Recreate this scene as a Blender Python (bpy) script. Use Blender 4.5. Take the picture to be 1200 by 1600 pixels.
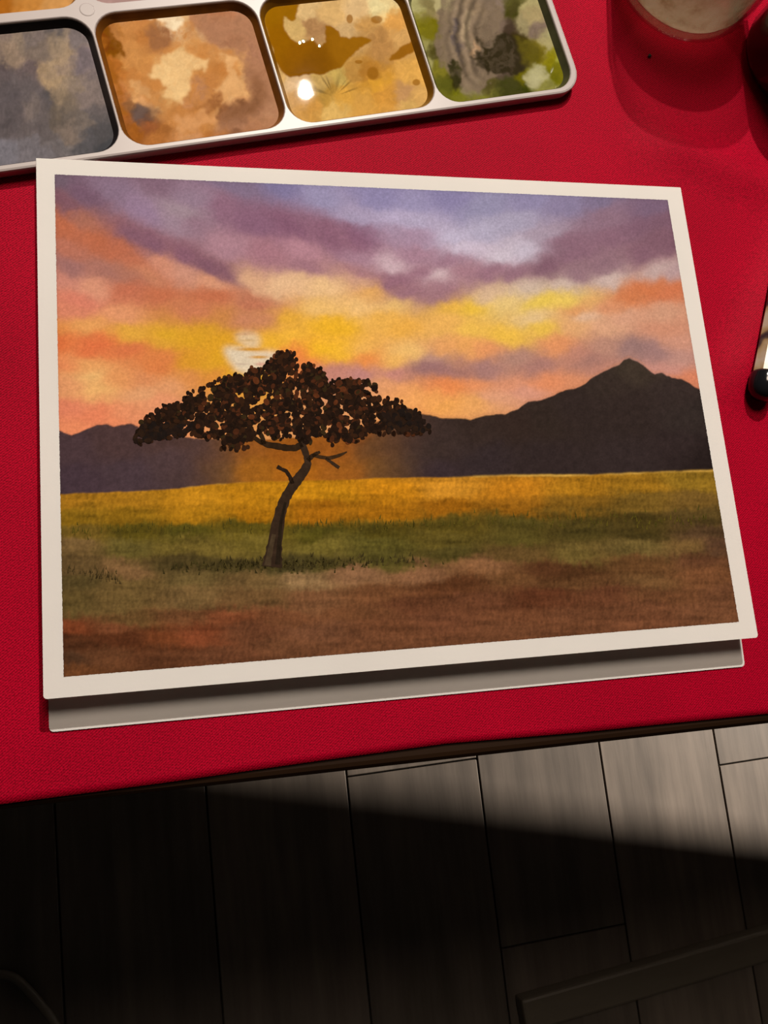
import bpy, bmesh, math, random
import numpy as np
from mathutils import Vector, Matrix

for o in list(bpy.data.objects):
    bpy.data.objects.remove(o)
sc = bpy.context.scene
COL = sc.collection

# ------------------------------------------------------------------ camera
# world: metres, x along the card's width, y away from the viewer, z up; cloth top at z = 0
RC = np.array([[0.9725621863852292, -0.08390046809403377, 0.2169873384950945],
               [-0.04325071425480116, -0.9816519762776426, -0.18571153218539688],
               [0.22858733414175036, 0.1712311564050193, -0.9583463474893443]])
CAM = np.array([-0.06631053534813056, -0.1467249224096978, 0.2430046043939996])
FPX = 1380.0
cd = bpy.data.cameras.new('camera')
cd.sensor_fit = 'VERTICAL'
cd.sensor_height = 36.0
cd.lens = 36.0 * FPX / 1600.0
cd.clip_start = 0.01
cam = bpy.data.objects.new('camera', cd)
COL.objects.link(cam)
m3 = RC.T @ np.diag([1, -1, -1])
M = Matrix([list(m3[i]) + [CAM[i]] for i in range(3)] + [[0, 0, 0, 1]])
cam.matrix_world = M
sc.camera = cam

# ------------------------------------------------------------------ world, lamps, exposure
w = bpy.data.worlds.new('dim_room')
sc.world = w
w.use_nodes = True
bg = w.node_tree.nodes['Background']
bg.inputs[0].default_value = (1.0, 0.86, 0.70, 1)
bg.inputs[1].default_value = 0.015

def light(name, kind, loc, energy, color, **kw):
    d = bpy.data.lights.new(name, kind)
    d.energy = energy
    d.color = color
    for k, v in kw.items():
        setattr(d, k, v)
    o = bpy.data.objects.new(name, d)
    COL.objects.link(o)
    o.location = loc
    return o

def aim(o, d):
    o.rotation_euler = Vector(d).to_track_quat('-Z', 'Y').to_euler()

KEY = (0.166, 0.780, 1.03)
light('desk_lamp_light', 'POINT', KEY, 66.0, (1.0, 0.92, 0.81), shadow_soft_size=0.011)
fill = light('overhead_fill_light', 'AREA', (0.10, 0.63, 1.58), 13.0, (1.0, 0.83, 0.67), shape='DISK', size=0.5)  # soft fill added above the table to lift the shadows
aim(fill, Vector((0, 0, 0)) - Vector(fill.location))
# unseen light added for the floor; an added stool shape cuts its edge straight
light('added_floor_light', 'POINT', (1.5, 0.10, -0.20), 230.0, (1.0, 0.90, 0.79), shadow_soft_size=0.009)

vs = sc.view_settings
vs.view_transform = 'Standard'
vs.look = 'None'
vs.exposure = 0.0
vs.gamma = 1.0
vs.use_curve_mapping = False

# ------------------------------------------------------------------ helpers
def lin(c):
    c = np.asarray(c, float) / 255.0
    return np.where(c <= 0.04045, c / 12.92, ((c + 0.055) / 1.055) ** 2.4)

ILL = np.array([1.15, 1.05, 0.92])         # how strongly white paper shows red, green and blue under the lamp

def alb(c):
    return np.clip(lin(c) / ILL, 0.0, 0.95)

def a4(c):
    return tuple(float(v) for v in alb(c)) + (1.0,)

def to_px(P):
    Q = (np.asarray(P) - CAM) @ RC.T
    return Q[..., 0] / Q[..., 2] * FPX + 600, Q[..., 1] / Q[..., 2] * FPX + 800

def obj(name, me, mat=None, parent=None, smooth=False):
    o = bpy.data.objects.new(name, me)
    COL.objects.link(o)
    if mat is not None:
        me.materials.append(mat)
    if parent is not None:
        o.parent = parent
    if smooth:
        me.polygons.foreach_set('use_smooth', [True] * len(me.polygons))
    return o

def empty(name, loc=(0, 0, 0), rz=0.0):
    o = bpy.data.objects.new(name, None)
    COL.objects.link(o)
    o.location = loc
    o.rotation_euler = (0, 0, rz)
    o.empty_display_size = 0.02
    return o

def tag(o, label=None, cat=None, group=None, kind=None):
    for k, v in (('label', label), ('category', cat), ('group', group), ('kind', kind)):
        if v:
            o[k] = v
    return o

def pydata(name, v, f):
    me = bpy.data.meshes.new(name)
    me.from_pydata([tuple(map(float, p)) for p in v], [], f)
    me.update()
    return me

def bm_mesh(name, bm):
    me = bpy.data.meshes.new(name)
    bmesh.ops.recalc_face_normals(bm, faces=bm.faces)
    bm.to_mesh(me)
    bm.free()
    return me

def box_mesh(name, lo, hi, bevel=0.0, seg=2):
    bm = bmesh.new()
    bmesh.ops.create_cube(bm, size=1.0)
    for v in bm.verts:
        v.co = Vector([lo[i] + (v.co[i] + 0.5) * (hi[i] - lo[i]) for i in range(3)])
    if bevel > 0:
        bmesh.ops.bevel(bm, geom=list(bm.edges), offset=bevel, segments=seg, affect='EDGES', profile=0.5)
    return bm_mesh(name, bm)

def lathe(name, prof, n=64):
    v, f = [], []
    idx = []
    for (r, z) in prof:
        if r < 1e-7:
            idx.append([len(v)])
            v.append((0, 0, z))
        else:
            idx.append(list(range(len(v), len(v) + n)))
            for k in range(n):
                a = 2 * math.pi * k / n
                v.append((r * math.cos(a), r * math.sin(a), z))
    for i in range(len(prof) - 1):
        A, B = idx[i], idx[i + 1]
        for k in range(n):
            k2 = (k + 1) % n
            if len(A) == 1 and len(B) == 1:
                continue
            if len(A) == 1:
                f.append((A[0], B[k2], B[k]))
            elif len(B) == 1:
                f.append((A[k], A[k2], B[0]))
            else:
                f.append((A[k], A[k2], B[k2], B[k]))
    bm = bmesh.new()
    me = pydata(name, v, f)
    bm.from_mesh(me)
    bpy.data.meshes.remove(me)
    return bm_mesh(name, bm)

def grid_mesh(name, P, colors=None):
    """P: (ny, nx, 3) array of points -> quad grid with an optional point colour attribute"""
    ny, nx = P.shape[:2]
    me = bpy.data.meshes.new(name)
    me.vertices.add(ny * nx)
    me.vertices.foreach_set('co', np.ascontiguousarray(P, dtype=np.float32).ravel())
    i = np.arange(ny * nx).reshape(ny, nx)
    q = np.stack([i[:-1, :-1], i[:-1, 1:], i[1:, 1:], i[1:, :-1]], -1).reshape(-1, 4)
    nf = len(q)
    me.loops.add(nf * 4)
    me.loops.foreach_set('vertex_index', q.ravel().astype(np.int32))
    me.polygons.add(nf)
    me.polygons.foreach_set('loop_start', np.arange(0, nf * 4, 4, dtype=np.int32))
    me.update(calc_edges=True)
    me.validate()
    if colors is not None:
        at = me.color_attributes.new('Col', 'FLOAT_COLOR', 'POINT')
        c = np.ones((ny * nx, 4), np.float32)
        c[:, :3] = colors.reshape(-1, 3)
        at.data.foreach_set('color', c.ravel())
    me.polygons.foreach_set('use_smooth', np.ones(nf, dtype=bool))
    return me

_rng = np.random.RandomState(7)
_LAT = [_rng.rand(128, 128) for _ in range(12)]

def vnoise(x, y, sx, sy=None, seed=0):
    sy = sx if sy is None else sy
    L = _LAT[seed % 12]
    u = x / sx + 17.3 * seed
    v = y / sy + 9.1 * seed
    iu, iv = np.floor(u).astype(int), np.floor(v).astype(int)
    fu, fv = u - iu, v - iv
    fu = fu * fu * (3 - 2 * fu); fv = fv * fv * (3 - 2 * fv)
    a = L[iv % 128, iu % 128]; b = L[iv % 128, (iu + 1) % 128]
    c = L[(iv + 1) % 128, iu % 128]; d = L[(iv + 1) % 128, (iu + 1) % 128]
    return (a * (1 - fu) + b * fu) * (1 - fv) + (c * (1 - fu) + d * fu) * fv - 0.5

def fbm(x, y, s, seed=0, asp=1.0):
    return vnoise(x, y, s * asp, s, seed) + 0.5 * vnoise(x, y, s * asp / 2, s / 2, seed + 1) + 0.25 * vnoise(x, y, s * asp / 4, s / 4, seed + 2)

def field(pts, X, Y, ax=0.6, eps=8.0, p=2.2, ang=None):
    """scattered colour swatches (x, y, r, g, b) washed into one another"""
    pts = np.array(pts, float)
    shp = X.shape
    X = X.ravel(); Y = Y.ravel()
    W = np.zeros(X.size); C = np.zeros((X.size, 3))
    L = lin(pts[:, 2:5]) ** 0.5
    for k in range(len(pts)):
        dx, dy = X - pts[k, 0], Y - pts[k, 1]
        if ang is not None:
            t = math.radians(ang(pts[k, 0], pts[k, 1]))
            dx, dy = dx * math.cos(t) + dy * math.sin(t), dy * math.cos(t) - dx * math.sin(t)
        d2 = (dx * ax) ** 2 + dy ** 2 + eps * eps
        wgt = d2 ** (-p)
        W += wgt
        C += wgt[:, None] * L[k]
    C /= W[:, None]
    return (C ** 2).reshape(shp + (3,))

def inside(poly, X, Y):
    poly = np.array(poly, float)
    r = np.zeros(X.shape, bool)
    j = len(poly) - 1
    for i in range(len(poly)):
        xi, yi = poly[i]; xj, yj = poly[j]
        if yi != yj:
            c = ((yi > Y) != (yj > Y)) & (X < (xj - xi) * (Y - yi) / (yj - yi) + xi)
            r ^= c
        j = i
    return r

def sstep(a, b, x):
    t = np.clip((x - a) / (b - a), 0, 1)
    return t * t * (3 - 2 * t)

def blur(m, n=1):
    m = m.astype(float)
    for _ in range(n):
        p = np.pad(m, 1, mode='edge')
        m = (p[1:-1, 1:-1] * 2 + p[:-2, 1:-1] + p[2:, 1:-1] + p[1:-1, :-2] + p[1:-1, 2:]) / 6
    return m

# ------------------------------------------------------------------ materials
def mat(name):
    m = bpy.data.materials.new(name)
    m.use_nodes = True
    nt = m.node_tree
    b = nt.nodes['Principled BSDF']
    return m, nt, b

def N(nt, t, **kw):
    n = nt.nodes.new(t)
    for k, v in kw.items():
        setattr(n, k, v)
    return n

def math_n(nt, op, a, b=None):
    n = N(nt, 'ShaderNodeMath', operation=op)
    for i, v in ((0, a), (1, b)):
        if v is None:
            continue
        if isinstance(v, (int, float)):
            n.inputs[i].default_value = v
        else:
            nt.links.new(v, n.inputs[i])
    return n.outputs[0]

def noise_n(nt, scale, detail=4.0, rough=0.55, vec=None, stretch=None):
    tc = N(nt, 'ShaderNodeTexCoord')
    src = tc.outputs['Object'] if vec is None else vec
    if stretch:
        mp = N(nt, 'ShaderNodeMapping')
        mp.inputs['Scale'].default_value = stretch
        nt.links.new(src, mp.inputs['Vector'])
        src = mp.outputs[0]
    n = N(nt, 'ShaderNodeTexNoise')
    n.inputs['Scale'].default_value = scale
    n.inputs['Detail'].default_value = detail
    n.inputs['Roughness'].default_value = rough
    nt.links.new(src, n.inputs['Vector'])
    return n.outputs['Fac']

def ramp(nt, fac, stops):
    r = N(nt, 'ShaderNodeValToRGB')
    e = r.color_ramp.elements
    while len(e) < len(stops):
        e.new(0.5)
    for k, (p, c) in enumerate(stops):
        e[k].position = p
        e[k].color = c if len(c) == 4 else tuple(c) + (1,)
    nt.links.new(fac, r.inputs[0])
    return r.outputs[0]

def mul_col(nt, c, fac, lo, hi):
    """colour * map(fac, 0..1 -> lo..hi)"""
    mr = N(nt, 'ShaderNodeMapRange')
    mr.inputs['From Min'].default_value = 0.25
    mr.inputs['From Max'].default_value = 0.75
    mr.inputs['To Min'].default_value = lo
    mr.inputs['To Max'].default_value = hi
    nt.links.new(fac, mr.inputs['Value'])
    vm = N(nt, 'ShaderNodeVectorMath', operation='SCALE')
    if isinstance(c, tuple):
        vm.inputs[0].default_value = c[:3]
    else:
        nt.links.new(c, vm.inputs[0])
    nt.links.new(mr.outputs[0], vm.inputs['Scale'])
    return vm.outputs[0]

def bump(nt, b, h, strength, dist):
    n = N(nt, 'ShaderNodeBump')
    n.inputs['Strength'].default_value = strength
    n.inputs['Distance'].default_value = dist
    nt.links.new(h, n.inputs['Height'])
    nt.links.new(n.outputs[0], b.inputs['Normal'])

def plain(name, c, rough=0.5, var=0.1, scale=60, metallic=0.0, bmp=0.0, stretch=None, spec=0.5):
    m, nt, b = mat(name)
    n = noise_n(nt, scale, stretch=stretch)
    nt.links.new(mul_col(nt, a4(c) if max(c) > 1 else c, n, 1 - var, 1 + var), b.inputs['Base Color'])
    b.inputs['Roughness'].default_value = rough
    b.inputs['Metallic'].default_value = metallic
    b.inputs['Specular IOR Level'].default_value = spec
    if bmp:
        bump(nt, b, n, 0.5, bmp)
    return m

MAT = {}
# red cotton satin: fine twill of warp and weft
m, nt, b = mat('red_cloth')
tc = N(nt, 'ShaderNodeTexCoord')
sp = N(nt, 'ShaderNodeSeparateXYZ')
nt.links.new(tc.outputs['Object'], sp.inputs[0])
X_, Y_ = sp.outputs[0], sp.outputs[1]
k = 2 * math.pi / 0.00074
s1 = math_n(nt, 'SINE', math_n(nt, 'MULTIPLY', X_, k))
s2 = math_n(nt, 'SINE', math_n(nt, 'MULTIPLY', math_n(nt, 'ADD', Y_, math_n(nt, 'MULTIPLY', X_, -0.8)), k))
wv = math_n(nt, 'MULTIPLY', s1, s2)
fine = noise_n(nt, 2000, 2)
wv2 = math_n(nt, 'ADD', math_n(nt, 'ADD', math_n(nt, 'MULTIPLY', wv, 0.10), math_n(nt, 'MULTIPLY', s2, 0.17)), fine)
c = mul_col(nt, a4((163, 1, 31)), wv2, 0.50, 1.50)
big = noise_n(nt, 22, 3)
c = mul_col(nt, c, big, 0.88, 1.12)
nt.links.new(c, b.inputs['Base Color'])
b.inputs['Roughness'].default_value = 0.62
b.inputs['Specular IOR Level'].default_value = 0.05
b.inputs['Sheen Weight'].default_value = 0.0
b.inputs['Sheen Roughness'].default_value = 0.4
b.inputs['Sheen Tint'].default_value = (1, 0.45, 0.5, 1)
bump(nt, b, wv2, 0.35, 0.00012)
MAT['cloth'] = m

MAT['wood_edge'] = plain('dark_table_wood', (0.016, 0.0065, 0.0022), 0.6, 0.4, 40, stretch=(0.15, 1, 1), spec=0.12)

# watercolour paper
def paper(name, c):
    m, nt, b = mat(name)
    n = noise_n(nt, 1400, 3)
    n2 = noise_n(nt, 30, 3)
    nt.links.new(mul_col(nt, c, n2, 0.97, 1.03), b.inputs['Base Color'])
    b.inputs['Roughness'].default_value = 0.9
    b.inputs['Specular IOR Level'].default_value = 0.2
    bump(nt, b, n, 0.25, 0.00008)
    tr = N(nt, 'ShaderNodeBsdfTranslucent')
    tr.inputs[0].default_value = (0.9, 0.82, 0.72, 1)
    mx = N(nt, 'ShaderNodeMixShader')
    mx.inputs[0].default_value = 0.24
    out = nt.nodes['Material Output']
    nt.links.new(b.outputs[0], mx.inputs[1])
    nt.links.new(tr.outputs[0], mx.inputs[2])
    nt.links.new(mx.outputs[0], out.inputs[0])
    return m
MAT['paper'] = paper('cream_watercolour_paper', (0.83, 0.81, 0.795))

# painted colours held in the mesh, with the granulation of pigment on rough paper
def pigment(name, rough, lo, hi, scale, bmp, spec=0.3, stretch=None):
    m, nt, b = mat(name)
    at = N(nt, 'ShaderNodeAttribute', attribute_name='Col')
    n = noise_n(nt, scale, 4, 0.6, stretch=stretch)
    c = mul_col(nt, at.outputs['Color'], n, lo, hi)
    nt.links.new(c, b.inputs['Base Color'])
    b.inputs['Roughness'].default_value = rough
    b.inputs['Specular IOR Level'].default_value = spec
    bump(nt, b, n, 0.3, bmp)
    return m
MAT['pigment'] = pigment('watercolour_pigment', 0.9, 0.86, 1.14, 1500, 0.00006, 0.04)
MAT['tree_paint'] = pigment('dark_tree_paint', 0.9, 0.75, 1.25, 700, 0.00004, 0.03)
MAT['wet_paint'] = pigment('wet_palette_paint', 0.01, 0.93, 1.07, 500, 0.0000005, 0.35)
MAT['dry_paint'] = pigment('drying_palette_paint', 0.5, 0.82, 1.15, 420, 0.00008, 0.12)
MAT['tray'] = plain('white_enamel', (186, 168, 157), 0.38, 0.05, 50)

# ------------------------------------------------------------------ floor
FZ = -0.72
def plank_mat(name, c):
    m, nt, b = mat(name)
    tc = N(nt, 'ShaderNodeTexCoord')
    oi = N(nt, 'ShaderNodeObjectInfo')
    ad = N(nt, 'ShaderNodeVectorMath', operation='ADD')
    mp = N(nt, 'ShaderNodeVectorMath', operation='SCALE')
    mp.inputs[0].default_value = (31.0, 17.0, 5.0)
    nt.links.new(oi.outputs['Random'], mp.inputs['Scale'])
    nt.links.new(tc.outputs['Object'], ad.inputs[0])
    nt.links.new(mp.outputs[0], ad.inputs[1])
    n1 = noise_n(nt, 14, 6, 0.6, vec=ad.outputs[0], stretch=(4.5, 0.35, 1))
    n2 = noise_n(nt, 9, 4, 0.5, vec=ad.outputs[0])
    c1 = mul_col(nt, c, n1, 0.62, 1.34)
    c1 = mul_col(nt, c1, n2, 0.80, 1.18)
    c1 = mul_col(nt, c1, oi.outputs['Random'], 0.88, 1.12)
    nt.links.new(c1, b.inputs['Base Color'])
    b.inputs['Roughness'].default_value = 0.5
    bump(nt, b, n1, 0.2, 0.0008)
    return m
MAT['plank'] = plank_mat('grey_brown_planks', (0.125, 0.100, 0.080))
MAT['gap'] = plain('plank_joint', (0.03, 0.024, 0.018), 0.8)

floor = obj('floor', box_mesh('floor', (-1.6, -1.6, -0.03), (2.0, 1.4, -0.004)), MAT['gap'])
floor.location = (0, 0, FZ)
tag(floor, 'grey brown wooden plank floor below the table', None, None, 'structure')
FROT = math.radians(1.6)
piv = Vector((0.3, -0.28, 0))
PW = 0.147
rr = random.Random(3)
plank_cache = {}
def plank(x0, x1, y0, y1):
    key = (round(x1 - x0, 4), round(y1 - y0, 4))
    if key not in plank_cache:
        plank_cache[key] = box_mesh('plank', (-key[0] / 2, -key[1] / 2, -0.006), (key[0] / 2, key[1] / 2, 0.0), 0.0007, 1)
        plank_cache[key].materials.append(MAT['plank'])
    o = bpy.data.objects.new('plank', plank_cache[key])
    COL.objects.link(o)
    c = Vector(((x0 + x1) / 2, (y0 + y1) / 2, 0)) - piv
    c.rotate(Matrix.Rotation(FROT, 3, 'Z'))
    o.location = c + piv
    o.rotation_euler = (0, 0, FROT)
    o.parent = floor
g = 0.0009
for i in range(-9, 10):
    x0 = 0.0985 + PW * i
    first = {0: -0.254, 3: -0.301}.get(i, -0.9 + rr.random() * 0.45)
    y = first - 0.9 * 2
    while y < 1.2:
        if y + 0.9 > -1.45:
            plank(x0 + g, x0 + PW - g, y + g, y + 0.9 - g)
        y += 0.9

# ------------------------------------------------------------------ table and cloth
tb = empty('table', (0.15, 0.23, FZ))
tag(tb, 'dark brown wooden table carrying the red cloth', 'table')
def tpart(name, lo, hi, bev):
    o = obj(name, box_mesh(name, [lo[0] - .15, lo[1] - .23, lo[2] - FZ], [hi[0] - .15, hi[1] - .23, hi[2] - FZ], bev, 3), MAT['wood_edge'], tb)
    return o
tpart('table_top', (-0.75, -0.1738, -0.0308), (1.10, 0.66, -0.0008), 0.0022)
for x in (-0.70, 0.74):
    for y in (-0.01, 0.56):
        tpart('leg', (x, y, FZ + 0.0002), (x + 0.05, y + 0.05, -0.0308), 0.003)
tpart('apron', (-0.65, 0.57, -0.10), (0.74, 0.59, -0.0308), 0.001)

# stool added out of view; its straight seat edge ends the floor light
st = empty('added_stool', (1.19, -0.2, FZ), math.radians(-11.5))
tag(st, 'square black stool added out of view to cut off the floor light', 'stool')
_p0 = np.array([1.5, 0.10]); _f = (0.385 - 0.20) / 0.52      # seat underside against the added light's height
ST_A = _p0 + _f * (np.array([0.592, -0.382]) - _p0)
ST_B = _p0 + _f * (np.array([0.170, -0.284]) - _p0)
_dir = (ST_B - ST_A) / np.linalg.norm(ST_B - ST_A)
_nrm = np.array([-_dir[1], _dir[0]])
if _nrm[1] > 0:
    _nrm = -_nrm
_c = (ST_A + ST_B) / 2 + _nrm * 0.17 + _dir * 0.02
st.location = (float(_c[0]), float(_c[1]), FZ)
st.rotation_euler = (0, 0, math.atan2(-_dir[1], -_dir[0]))
blk = plain('added_stool_black', (0.02, 0.018, 0.016), 0.5)
obj('seat', box_mesh('seat', (-0.20, -0.17, 0.335), (0.20, 0.17, 0.36), 0.0), blk, st)
obj('pedestal', lathe('pedestal', [(0.0, 0.0002), (0.14, 0.0002), (0.14, 0.012), (0.03, 0.03), (0.025, 0.06), (0.025, 0.335), (0.0, 0.335)], 40), blk, st)

xs = np.concatenate([np.linspace(-0.72, -0.20, 60)[:-1], np.linspace(-0.20, 0.26, 231)[:-1], np.linspace(0.26, 1.08, 90)])
ys = np.concatenate([np.linspace(-0.1705, 0.2, 186)[:-1], np.linspace(0.2, 0.63, 60)])
GX, GY = np.meshgrid(xs, ys)
edge = np.interp(xs, [-0.72, -0.112, -0.073, -0.032, 0.004, 0.043, 0.106, 0.25, 1.12],
                 [-0.1726, -0.1723, -0.1715, -0.1702, -0.1693, -0.1702, -0.1707, -0.1700, -0.1712])
GY = GY + (edge[None, :] + 0.1705) * np.exp(-(GY + 0.1705) / 0.03)
def ridge(x0, y0, x1, y1, wd, amp):
    L = math.hypot(x1 - x0, y1 - y0)
    ux, uy = (x1 - x0) / L, (y1 - y0) / L
    t = (GX - x0) * ux + (GY - y0) * uy
    s = -(GX - x0) * uy + (GY - y0) * ux
    return amp * np.exp(-(s / wd) ** 2) * sstep(-0.012, 0.012, t) * (1 - sstep(L - 0.012, L + 0.012, t))
Z = ridge(0.165, 0.015, 0.113, -0.068, 0.0085, 0.0030)
Z = Z + ridge(0.20, -0.02, 0.095, 0.022, 0.0080, 0.0022)
Z = Z + ridge(0.128, -0.10, 0.20, -0.14, 0.009, 0.0022)
Z = Z + 0.00012 * fbm(GX * 1000, GY * 1000, 40, 3)
def cloth_sheet():
    top = np.stack([GX, GY, Z], -1)
    ny, nx = GX.shape
    me = grid_mesh('tablecloth', top)
    return me
cl = obj('tablecloth', cloth_sheet(), MAT['cloth'])
sol = cl.modifiers.new('thickness', 'SOLIDIFY')
sol.thickness = 0.0006
sol.offset = -1
tag(cl, 'bright red woven tablecloth spread over the dark wooden table', 'tablecloth')

# ------------------------------------------------------------------ the painted card
CW, CD, CD2, CZ = 0.1, 0.14778, 0.1561, 0.005
TA = 0.02727574772891587
card = empty('painted_card', (0, -0.078, 0.0))
tag(card, 'folded cream paper card with a watercolour of a tree at sunset', 'painting')
OFF = Vector((0, 0.078, 0.0))
def on_card(x, d, h=0.0):
    """x across, d down from the fold, h above the front face -> coordinates local to the card"""
    return np.stack([x + 0 * d, -d * math.cos(TA) + h * math.sin(TA) + OFF[1], CZ + d * math.sin(TA) + h * math.cos(TA) + 0 * x], -1)

def px_card(x, y):
    d = RC.T @ np.array([x - 600.0, y - 800.0, FPX])
    n = np.array([0, math.sin(TA), math.cos(TA)])
    s = (n @ (np.array([0, 0, CZ]) - CAM)) / (n @ d)
    P = CAM + s * d
    return P[0], -P[1] / math.cos(TA)

def sheet(name, outline, thick, tilt, z0):
    """paper sheet from an outline in (x, d), extruded downwards by its thickness"""
    bm = bmesh.new()
    vs_ = [bm.verts.new((x, OFF[1] - d * math.cos(tilt), z0 + d * math.sin(tilt))) for x, d in outline]
    f = bm.faces.new(vs_)
    r = bmesh.ops.extrude_face_region(bm, geom=[f])
    for v in r['geom']:
        if isinstance(v, bmesh.types.BMVert):
            v.co.z -= thick
    return bm_mesh(name, bm)

def corner(x, d, sx, sd, r, n=4):
    out = []
    for k in range(n + 1):
        a = math.pi / 2 * k / n
        out.append((x - sx * r * (1 - math.sin(a)), d - sd * r * (1 - math.cos(a))))
    return out
def outline(W, D, r):
    a = corner(W, D, 1, 1, r)
    b_ = corner(-W, D, -1, 1, r)[::-1]
    return [(-W, 0.0), (W, 0.0)] + a[::-1] + b_[::-1]
fp = obj('front_panel', sheet('front_panel', outline(CW, CD, 0.0009), 0.00036, TA, CZ), MAT['paper'], card)
BT = -math.asin((CZ - 0.00036 - 0.0005) / CD2)
bp = obj('back_panel', sheet('back_panel', outline(CW, CD2, 0.0012), 0.00036, BT, CZ - 0.0004), MAT['paper'], card)

# --- the picture: washes of colour on a fine grid
u = np.linspace(-0.0952, 0.0944, 660)
d = np.linspace(0.00482, 0.14275, 480)
UU, DD = np.meshgrid(u, d)
_j = 0.00003
jr = np.random.RandomState(2)
DD[0] += jr.randn(660) * _j; DD[-1] += jr.randn(660) * _j
UU[:, 0] += jr.randn(480) * _j; UU[:, -1] += jr.randn(480) * _j
PL = on_card(UU, DD, 0.00004)
PXX, PYY = to_px(PL - np.array(OFF))
wx = PXX + 16 * fbm(PXX, PYY, 46, 0, 1.5) + 5 * fbm(PXX, PYY, 12, 4)
wy = PYY + 12 * fbm(PXX, PYY, 40, 2, 1.6) + 5 * fbm(PXX, PYY, 12, 6)

SKY = """
90 280 112 92 104;130 300 118 88 105;100 320 125 85 95;180 300 135 110 128;250 290 130 100 115;300 310 148 122 138;230 330 150 122 145
130 345 170 108 88;100 350 188 105 72;150 370 188 105 72;180 390 185 105 75;210 410 190 110 80;200 370 130 90 105;240 385 128 88 105
290 400 130 88 105;330 415 125 85 100;355 424 132 90 102;300 345 145 110 124;285 330 160 138 145;270 340 158 132 145;340 330 140 100 118;400 350 135 95 115
450 360 130 88 108;520 370 135 92 110;550 375 148 103 118;360 380 172 128 138;420 400 165 115 125;470 390 180 130 140;480 420 158 112 122
560 400 165 125 140;603 414 205 175 180;610 440 145 100 115;560 430 160 112 122;430 280 125 115 150;500 300 150 140 170;600 310 140 130 165;370 285 128 108 130
560 340 165 150 175;620 340 180 165 190;640 370 165 135 155;100 395 185 112 88;110 420 158 108 102;170 425 168 112 98;200 430 172 112 92
230 430 198 128 95;290 420 205 145 120;330 440 215 150 115;260 410 212 142 112;100 440 202 132 112;140 450 220 150 118;120 470 215 125 100
200 455 195 110 80;250 460 195 110 75;330 465 195 110 75;400 470 190 115 85;300 490 202 122 85;180 490 225 150 105;110 490 215 130 100
450 445 230 185 140;400 440 220 170 130;500 450 235 190 135;560 440 215 165 130;450 500 230 170 55;520 510 236 176 40;500 480 236 186 110
600 500 236 176 80;560 480 240 190 120;630 510 236 172 72;260 520 222 166 42;200 520 226 166 62;310 520 216 156 42;350 500 200 130 70
90 515 220 140 72;130 510 230 160 90;90 530 222 112 62;150 540 222 112 66;200 550 217 116 70;250 560 220 128 70;300 530 222 162 40;300 565 217 150 42
250 530 222 160 55;130 570 230 160 95;140 590 236 182 112;150 610 236 176 106;100 570 228 135 85;100 600 226 150 100;180 590 228 150 90
220 590 220 140 90;220 610 226 160 110;270 600 226 155 105;300 590 220 140 75;250 570 220 125 70;110 640 226 130 95;150 650 231 130 90
200 645 231 145 100;120 670 236 140 95;180 655 236 140 95;250 625 231 150 105;350 560 226 166 30;340 540 223 160 40;370 585 226 166 40;340 590 220 140 60;330 570 222 160 42
420 500 200 130 95;380 500 200 130 95;430 540 236 176 50;470 550 236 130 65;480 565 236 134 74;460 530 240 180 60;510 545 246 186 40;530 550 241 181 50
560 545 241 181 90;570 560 236 140 70;620 560 241 181 92;640 550 241 190 110;520 580 195 130 115;560 580 190 130 125;620 580 195 130 120
670 575 150 105 105;690 580 165 115 110;680 560 185 140 125;600 600 226 156 105;640 620 241 166 95;680 620 241 166 90;700 600 236 140 75;620 610 236 160 100;650 640 241 160 90
700 510 236 176 90;740 520 236 186 80;790 525 236 186 70;850 515 231 186 70;900 510 226 166 110;950 510 215 160 125;1040 510 205 140 110
700 545 231 160 95;760 550 231 150 95;730 545 236 166 90;680 575 150 110 110;720 580 165 115 105;760 575 165 120 115;800 560 175 130 115;840 570 170 120 110
870 540 226 146 95;900 555 190 130 110;920 565 160 115 105;940 545 185 135 115;990 545 150 115 110;1020 550 160 120 115;1060 560 190 140 125
1075 590 216 130 95;1060 530 205 145 120;690 600 231 135 80;740 600 231 146 95;800 600 220 146 110;860 595 226 140 95;900 595 216 140 100;930 575 190 130 110
1040 575 200 140 125;700 630 241 166 85;740 630 236 166 95;780 620 220 156 120;820 610 216 150 125
650 320 150 140 172;700 310 135 125 160;760 320 145 138 165;820 315 140 130 160;880 320 135 122 150;940 315 125 110 135;1020 325 120 95 115
650 350 175 162 185;700 370 190 178 198;750 360 175 165 185;720 395 205 190 205;800 350 165 155 175;820 390 195 182 195;780 400 205 190 200;850 370 165 146 160
560 372 130 88 110;650 395 165 125 140;700 410 152 112 127;660 430 150 105 120;620 440 145 100 115;690 450 155 110 120;640 460 150 105 120;680 465 155 112 122
720 430 165 120 130;760 430 150 108 122;800 430 145 105 118;850 420 125 88 102;880 380 135 98 112;900 400 135 98 112;950 370 135 98 112;1000 350 125 90 105
950 340 140 108 122;1000 400 130 92 105;1040 380 125 88 100;900 430 140 105 115;940 415 140 105 115;1045 345 122 88 102;683 435 215 190 190
770 460 216 180 145;820 450 205 180 160;880 445 205 180 165;950 435 200 175 165;1020 425 190 165 160;1050 425 180 150 150;580 455 231 170 90;620 475 233 186 110
700 480 236 180 70;740 480 233 186 60;790 470 231 195 120;850 475 231 195 80;880 470 231 195 90;920 470 220 166 100;980 460 205 120 75;1020 450 205 115 70
1055 452 205 115 75;1000 445 205 115 70;900 485 220 150 95;950 480 211 140 100;1040 485 205 150 120;840 500 226 190 140;920 495 220 180 150;980 495 211 155 125
"""
def parse(s):
    return [tuple(float(t) for t in q.split()) for line in s.strip().splitlines() for q in line.split(';') if q.strip()]
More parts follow.
